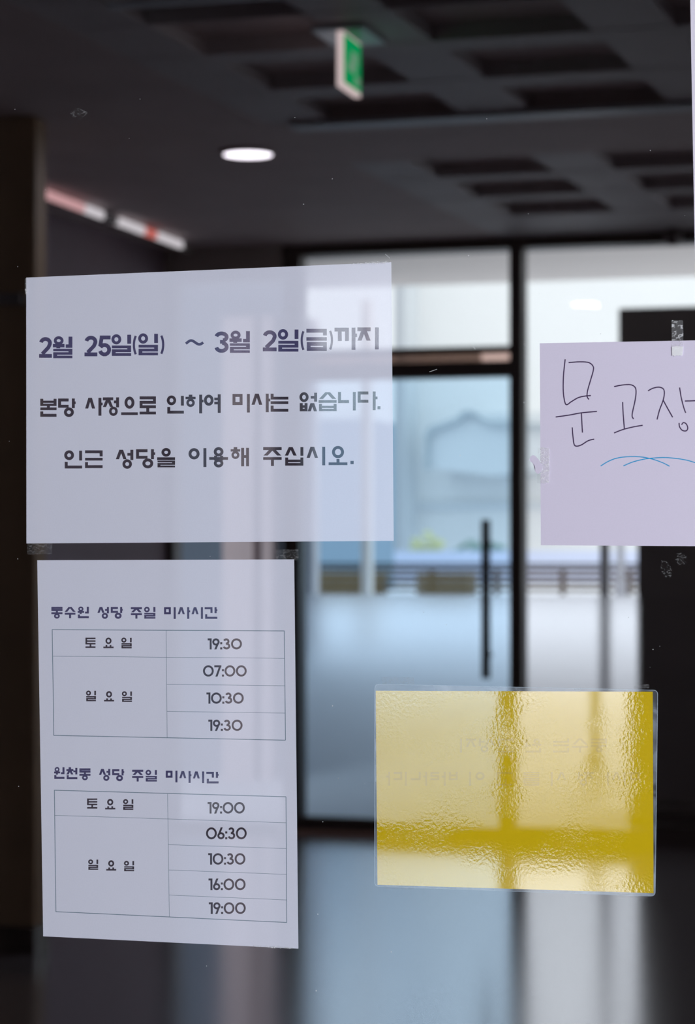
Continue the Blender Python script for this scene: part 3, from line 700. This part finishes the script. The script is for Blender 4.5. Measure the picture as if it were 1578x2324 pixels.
for s, x0, x1, y0, y1 in [('19:30', 471.5, 549.3, 1448.8, 1473.9), ('07:00', 460.8, 560.1, 1509.9, 1535.6), ('10:30', 468.7, 553.4, 1571.6, 1597.1), ('19:30', 472.9, 550.7, 1633.3, 1658.8),
        ('19:00', 471.3, 555.9, 1820.2, 1846.4), ('06:30', 467.7, 560.1, 1877.7, 1904.9), ('10:30', 472.5, 557.2, 1936.3, 1962.4), ('16:00', 473.3, 557.6, 1993.8, 2020.4), ('19:00', 474, 558, 2047.8, 2074.3)]:
    L4 += time_text(s, (x0, y0, x1, y1), 4.5)
L5 = []
def line(a, b, w=1.3): L5.extend(stroke([a, b], w))
for a_, b_, w in [((118.5, 1429), (645.4, 1431.9), 1.6), ((645.4, 1431.2), (648.2, 1679.9), 1.5), ((122.2, 1669), (648.2, 1679.9), 1.6), ((118.5, 1428.2), (122.2, 1669.6), 1.6), ((377.4, 1430.4), (379.4, 1674.5), .9),
        ((119.5, 1489.2), (645.9, 1494.2), .9), ((378.4, 1553.2), (646.5, 1556.3), .9), ((378.8, 1614.5), (646.9, 1618.4), .9),
        ((123.4, 1793.4), (649.2, 1808.3), 1.6), ((649.2, 1808), (651.1, 2093.6), 1.5), ((126.9, 2069), (651.1, 2093.6), 1.6), ((123.4, 1793), (126.9, 2069.6), 1.6), ((380.5, 1801.8), (384.5, 2081.2), .9),
        ((124, 1850.4), (649.6, 1867.3), .9), ((382, 1917), (649.6, 1925.8), .9), ((383.4, 1974.4), (649.6, 1984.4), .9), ((384, 2031.4), (650.2, 2042.5), .9)]:
    line(a_, b_, w)
n2 = empty('paper_notice', at(380, 2138, y=PAPER_Y), label='white portrait sheet printed with two timetables, taped low on the glass', cat='notice')
sheet(n2, [(98, 2125), (677.5, 2153), (668, 1269.5), (84.5, 1271.5)], PAPER_Y, paper, split_rows('heading', [(ink_navy, L3)], 60) + split_rows('lettering', [(ink_black, L4)], 26, 380) + [('table_lines', ink_line, L5)])

# --- lavender handwritten sheet
def zl(pts): return [(1178 + a / 3.945, 700 + b / 3.945) for a, b in pts]
def smooth(pts, n=6):
    out = []; P = [Vector(p) for p in pts]
    for i in range(len(P) - 1):
        p0, p1, p2, p3 = P[max(i - 1, 0)], P[i], P[i + 1], P[min(i + 2, len(P) - 1)]
        for k in range(n):
            t = k / n
            out.append(tuple(0.5 * ((2 * p1) + (-p0 + p2) * t + (2 * p0 - 5 * p1 + 4 * p2 - p3) * t * t + (-p0 + 3 * p1 - 3 * p2 + p3) * t ** 3)))
    out.append(tuple(P[-1])); return out
HW = [[(415, 455), (400, 600), (398, 740), (410, 830), (428, 862), (470, 835), (530, 800), (590, 785), (645, 780)],
      [(445, 485), (540, 478), (620, 483), (660, 510), (668, 550), (640, 650), (615, 740), (612, 790), (628, 815)],
      [(330, 972), (450, 955), (560, 935), (700, 922)], [(560, 938), (565, 1030), (570, 1112)],
      [(478, 1065), (485, 1150), (495, 1215), (515, 1233), (560, 1222), (620, 1185), (675, 1170)],
      [(853, 700), (930, 685), (1000, 683), (1040, 705), (1050, 750), (1040, 830), (1020, 920), (1015, 965), (1028, 990)],
      [(930, 838), (935, 950), (945, 1075)], [(853, 1115), (930, 1085), (1020, 1062), (1110, 1046)],
      [(1157, 738), (1200, 715), (1255, 705), (1295, 722), (1303, 765), (1290, 830), (1260, 910), (1238, 995)],
      [(1292, 820), (1330, 890), (1378, 975)], [(1440, 708), (1455, 800), (1478, 890), (1495, 935)], [(1487, 829), (1560, 827), (1640, 822)],
      [(1435, 1025), (1440, 1060), (1465, 1092), (1500, 1095), (1513, 1070), (1500, 1035), (1475, 1022), (1457, 1042)]]
BW = [[(733, 1411), (800, 1370), (880, 1340), (980, 1327), (1080, 1328), (1180, 1345), (1280, 1378), (1350, 1413)],
      [(937, 1410), (1020, 1375), (1120, 1350), (1200, 1340), (1300, 1335), (1400, 1342), (1500, 1358), (1578, 1380), (1650, 1402)]]
hw = []; bw = []
for s in HW: hw += stroke(smooth(zl(s)), 2.7)
for s in BW: bw += stroke(smooth(zl(s)), 2.2)
lav = sheet_mat('lavender_paper', (0.90, 0.83, 0.98), 0.0, dw=0.90); pen = sheet_mat('black_pen', (0.07, 0.04, 0.10), 0.0); bpen = sheet_mat('blue_pen', (0.03, 0.38, 0.72), 0.0)
n3 = empty('paper_notice', at(1500, 1238, y=TOP_Y), label='lavender paper with large handwritten pen letters and blue arcs', cat='notice')
sheet(n3, [(1228, 1237.5), (1830, 1241), (1830, 768), (1225.5, 779)], TOP_Y, lav, [('handwriting', pen, hw), ('blue_underline', bpen, bw)])

# --- fourth sheet, only its left edge in view
n4 = empty('paper_sheet', at(1600, 400, y=TOP_Y), label='white sheet whose left edge runs down the upper right border of the photo', cat='notice')
sheet(n4, [(1580, 700), (1900, 700), (1890, -120), (1565, -120)], TOP_Y, sheet_mat('white_lilac_paper', (0.9, 0.85, 0.95), 0.0), [])

# --- yellow laminated sheet, printed on its other face
n5 = empty('laminated_notice', at(1170, 2030, y=TOP_Y), label='yellow paper in a clear glossy laminate pouch, low right on the glass', cat='notice')
yellow = sheet_mat('yellow_paper', (0.68, 0.47, 0.006), 0.98, relief=0.0017, dw=1.0)
yprint = sheet_mat('show_through_print', (0.62, 0.43, 0.04), 0.90, relief=0.0017)
SY['에'] = SY['해']
def mir(chars, xr, y0, y1, w, gap, T):
    """print of the other face: runs right to left, mirrored"""
    out = []; x = xr
    for c in chars:
        if c == ' ': x -= w * .55; continue
        for pl in syllable(c, (0, y0, w, y1), T): out.append([(x - px, py) for px, py in pl])
        x -= w + gap
    return out
SY['를'] = [('ㄹ', 0, 0, 1, .36), ('H', 0, 1, .42), ('ㄹ', 0, .58, 1, 1)]
SY['고'] = [('ㄱ', 0, 0, 1, .6), ('S', .4, .5, .9), ('H', 0, 1, 1)]
SY['바'] = [('ㅂ', 0, 0, .56, .6)] + A_
SY['라'] = [('ㄹ', 0, 0, .56, .6)] + A_
yt = mir('동수은 원 고장지'.replace('은', '는').replace('장', '성'), 1378, 1676, 1708, 36, 7, 4.5)
yt2 = mir('미사 정 시 를 고 이 바라니다', 1452, 1752, 1783, 36, 6, 4.5)
sheet(n5, [(857, 2008), (1484, 2027), (1482, 1570), (853, 1567.5)], TOP_Y, yellow, [('mirrored_print', yprint, yt + yt2)])
# pouch with rounded corners, a little proud of the paper
def rounded(c, r, n=6):
    out = []
    for i in range(4):
        p, a, b = Vector(c[i]), Vector(c[i - 1]), Vector(c[(i + 1) % 4])
        u = (a - p).normalized() * r; v = (b - p).normalized() * r
        for k in range(n + 1):
            t = k / n; out.append(tuple(p + u * (1 - t) ** 2 + v * t ** 2))
    return out
lam = bpy.data.materials.new('laminate_film'); lam.use_nodes = True; nt = lam.node_tree
t_ = nt.nodes.new('ShaderNodeBsdfTransparent'); d_ = nt.nodes.new('ShaderNodeBsdfDiffuse'); d_.inputs[0].default_value = (0.75, 0.85, 0.95, 1)
x_ = nt.nodes.new('ShaderNodeMixShader'); nn = nt.nodes.new('ShaderNodeTexNoise'); nn.inputs['Scale'].default_value = 30; nn.inputs['Distortion'].default_value = 1
rr = nt.nodes.new('ShaderNodeMapRange'); rr.inputs['From Min'].default_value = .4; rr.inputs['From Max'].default_value = .7; rr.inputs['To Min'].default_value = 0.10; rr.inputs['To Max'].default_value = 0.5
tcc = nt.nodes.new('ShaderNodeTexCoord'); nt.links.new(tcc.outputs['Object'], nn.inputs['Vector'])
nt.links.new(nn.outputs['Fac'], rr.inputs['Value']); nt.links.new(rr.outputs[0], x_.inputs[0]); nt.links.new(t_.outputs[0], x_.inputs[1]); nt.links.new(d_.outputs[0], x_.inputs[2])
nt.links.new(x_.outputs[0], nt.nodes['Material Output'].inputs[0])
oc = [(850, 2012), (1488, 2034.5), (1494, 1566), (850.5, 1552)]
ic = [(856.8, 2008.3), (1484.3, 2027.3), (1482.3, 1569.7), (852.8, 1567.2)]
rim_o = rounded(oc, 11); per = len(rim_o) // 4
bm = bmesh.new(); base = wloc(n5)
O = [bm.verts.new(at(a, b, y=TOP_Y) ) for a, b in rim_o]; I2 = [bm.verts.new(at(a, b, y=TOP_Y)) for a, b in ic]
for i in range(4):
    for k in range(per - 1): bm.faces.new((O[i * per + k], O[i * per + k + 1], I2[i]))
    j = (i + 1) % 4
    bm.faces.new((O[i * per + per - 1], O[j * per], I2[j], I2[i]))
mesh_obj('laminate_pouch', bm, lam, n5, label='clear laminate margin')
ew = 1.5
ctr = Vector((1172, 1793))
inner = [tuple(Vector(p) + (ctr - Vector(p)).normalized() * ew) for p in rim_o]
bm = bmesh.new(); O = [bm.verts.new(at(a, b, y=TOP_Y - .0003)) for a, b in rim_o]; Q = [bm.verts.new(at(a, b, y=TOP_Y - .0003)) for a, b in inner]
for i in range(len(O)): bm.faces.new((O[i], O[(i + 1) % len(O)], Q[(i + 1) % len(O)], Q[i]))
mesh_obj('pouch_edge', bm, sheet_mat('film_edge', (0.35, 0.42, 0.48), 0.55), n5)

# --- sticky tape
def ragged(c, amp, seed, sides=(0, 2), n=14):
    rnd = random.Random(seed); out = []
    for i in range(4):
        p, q = Vector(c[i]), Vector(c[(i + 1) % 4]); nrm = Vector(((q - p).y, -(q - p).x)).normalized()
        for k in range(n):
            t = k / n; out.append(tuple(p.lerp(q, t) + nrm * (rnd.uniform(-amp, amp) if i in sides and k else 0)))
    return out
def patch(name, pts, y, m, parent=None, **k):
    bm = bmesh.new(); vs = [bm.verts.new(at(a, b, y=y)) for a, b in pts]; f = bm.faces.new(vs)
    bmesh.ops.triangulate(bm, faces=[f]); return mesh_obj(name, bm, m, parent, **k)
tape_clear = tape_mat('clear_tape', 0.10, 0.75, 260); tape_milky = tape_mat('milky_tape', 0.9, 1.0, 300); tape_faint = tape_mat('faint_tape', 0.03, 0.16, 320, 0.95)
tape_side = tape_mat('crinkled_tape', 0.3, 1.0, 420)
t1 = empty('sticky_tape', at(1538, 808, y=TOP_Y - .0006), label='strip of clear crinkled tape over the top edge of the lavender sheet', cat='tape')
patch('clear_end', ragged([(1525.5, 788), (1551.5, 788), (1550.8, 727.5), (1524.8, 727)], .8, 1), TOP_Y - .0006, tape_clear, t1)
patch('milky_end', ragged([(1526.3, 808), (1549.5, 806.5), (1551.8, 786.5), (1525.6, 786.3)], 1.0, 2), TOP_Y - .0008, tape_milky, t1)
t2 = empty('sticky_tape', at(1234, 1097, y=TOP_Y - .0006), label='crinkled clear tape over the left edge of the lavender sheet', cat='tape')
patch('on_paper', ragged([(1227.5, 1097), (1246.3, 1096), (1247, 1017), (1226.3, 1016)], 1.2, 3, (0, 1, 2)), TOP_Y - .0006, tape_side, t2)
patch('on_glass', ragged([(1219.5, 1096), (1227.5, 1097), (1226.3, 1016), (1221, 1018)], 1.2, 4), TOP_Y - .0005, tape_faint, t2)
def zt_(pts): return zl(pts)
sc_ = patch('paper_scrap', zt_([(92, 1355), (105, 1325), (128, 1313), (150, 1322), (165, 1340), (185, 1360), (190, 1378), (205, 1400), (213, 1425), (205, 1450), (190, 1470), (175, 1484), (158, 1476), (147, 1462), (150, 1430), (138, 1400), (125, 1385), (108, 1375)]), TOP_Y - .0010, lav)
link(sc_, label='torn scrap of lavender paper stuck beside the left tape', cat='scrap')
def tape(pts, seed, label, m=tape_faint, y=TOP_Y):
    o = patch('sticky_tape', ragged(pts, .8, seed, (0, 1, 2, 3)), y, m); link(o, label=label, cat='tape'); return o
tape([(627, 1270), (677, 1271), (678, 1247), (626, 1247)], 11, 'faint clear tape between the two white sheets, at the upper right of the timetable')
tape([(868, 1552), (941, 1553), (938, 1537.5), (867, 1536.5)], 12, 'faint clear tape above the top left corner of the yellow notice')
tape([(1440, 1562), (1474, 1562), (1474, 1553), (1440, 1556)], 13, 'faint clear tape above the top right corner of the yellow notice')
tape([(874, 2017), (938, 2019), (938, 2012.5), (874, 2010.5)], 14, 'faint clear tape under the bottom left corner of the yellow notice')
tape([(1404, 2036), (1470, 2039), (1470, 2031), (1404, 2029)], 15, 'faint clear tape under the bottom right corner of the yellow notice')
tape([(798, 600), (886, 596.5), (885, 592.5), (800, 597)], 16, 'sliver of clear tape on the top right corner of the landscape sheet', tape_clear)
tape([(575, 2149.5), (664, 2153.5), (664, 2150), (575, 2145)], 17, 'sliver of clear tape at the bottom right of the timetable sheet', tape_clear)
tape([(62, 1258), (118, 1257), (118, 1234), (62, 1234.5)], 18, 'faint clear tape under the bottom left corner of the landscape sheet', tape_faint)
tape([(57, 668), (61.5, 668), (61.5, 632), (57.5, 632)], 19, 'sliver of clear tape at the top left corner of the landscape sheet', tape_clear)
# smudges and specks of dirt on the pane
sm = tape_mat('smudge', 0.0, 0.16, 350, 0.99)
def blob(cx, cy, rx, ry, rot=0, n=20, seed=0):
    rnd = random.Random(seed); out = []
    for i in range(n):
        a = -2 * math.pi * i / n; r = 1 + rnd.uniform(-.15, .15)
        x, y = rx * r * math.cos(a), ry * r * math.sin(a); out.append((cx + x * math.cos(rot) - y * math.sin(rot), cy + x * math.sin(rot) + y * math.cos(rot)))
    return out
for i, b in enumerate([(1512, 1291, 11, 20, -.3), (1545, 1268, 14, 14, 0), (178, 258, 18, 12, 0)]):
    o = patch('finger_smudge', blob(*b, seed=i), TOP_Y + .0004, sm)
    link(o, label=['oval finger smudge on the glass below the lavender sheet', 'faint smudge on the glass below the right of the lavender sheet', 'faint smudge high on the left of the glass'][i], cat='smudge')
bm = bmesh.new(); rnd = random.Random(5)
for i in range(90):
    cx, cy = rnd.uniform(20, 1560), rnd.uniform(150, 2250); r = rnd.uniform(.6, 1.6)
    if 60 < cx < 895 and 595 < cy < 1235 or 85 < cx < 680 and 1270 < cy < 2155 or cx > 1225 and 775 < cy < 1240 or cx > 845 and 1550 < cy < 2040: continue
    bm.faces.new([bm.verts.new(at(a, b, y=TOP_Y + .0006)) for a, b in blob(cx, cy, r, r * rnd.uniform(.6, 1.4), seed=i, n=7)])
for a, b, c, d in ((875, 577, 885, 586), (1074, 784, 1079, 793), (975, 844, 992, 838)):
    n = Vector((d - b, a - c)).normalized() * .7
    bm.faces.new([bm.verts.new(at(*q, y=TOP_Y + .0006)) for q in ((a - n.x, b - n.y), (c - n.x, d - n.y), (c + n.x, d + n.y), (a + n.x, b + n.y))])
dust = mesh_obj('dust_specks', bm, sheet_mat('dust', (0.45, 0.45, 0.45), 0.55)); link(dust, label='pale dust specks scattered over the glass pane', cat='dust', kind='stuff')
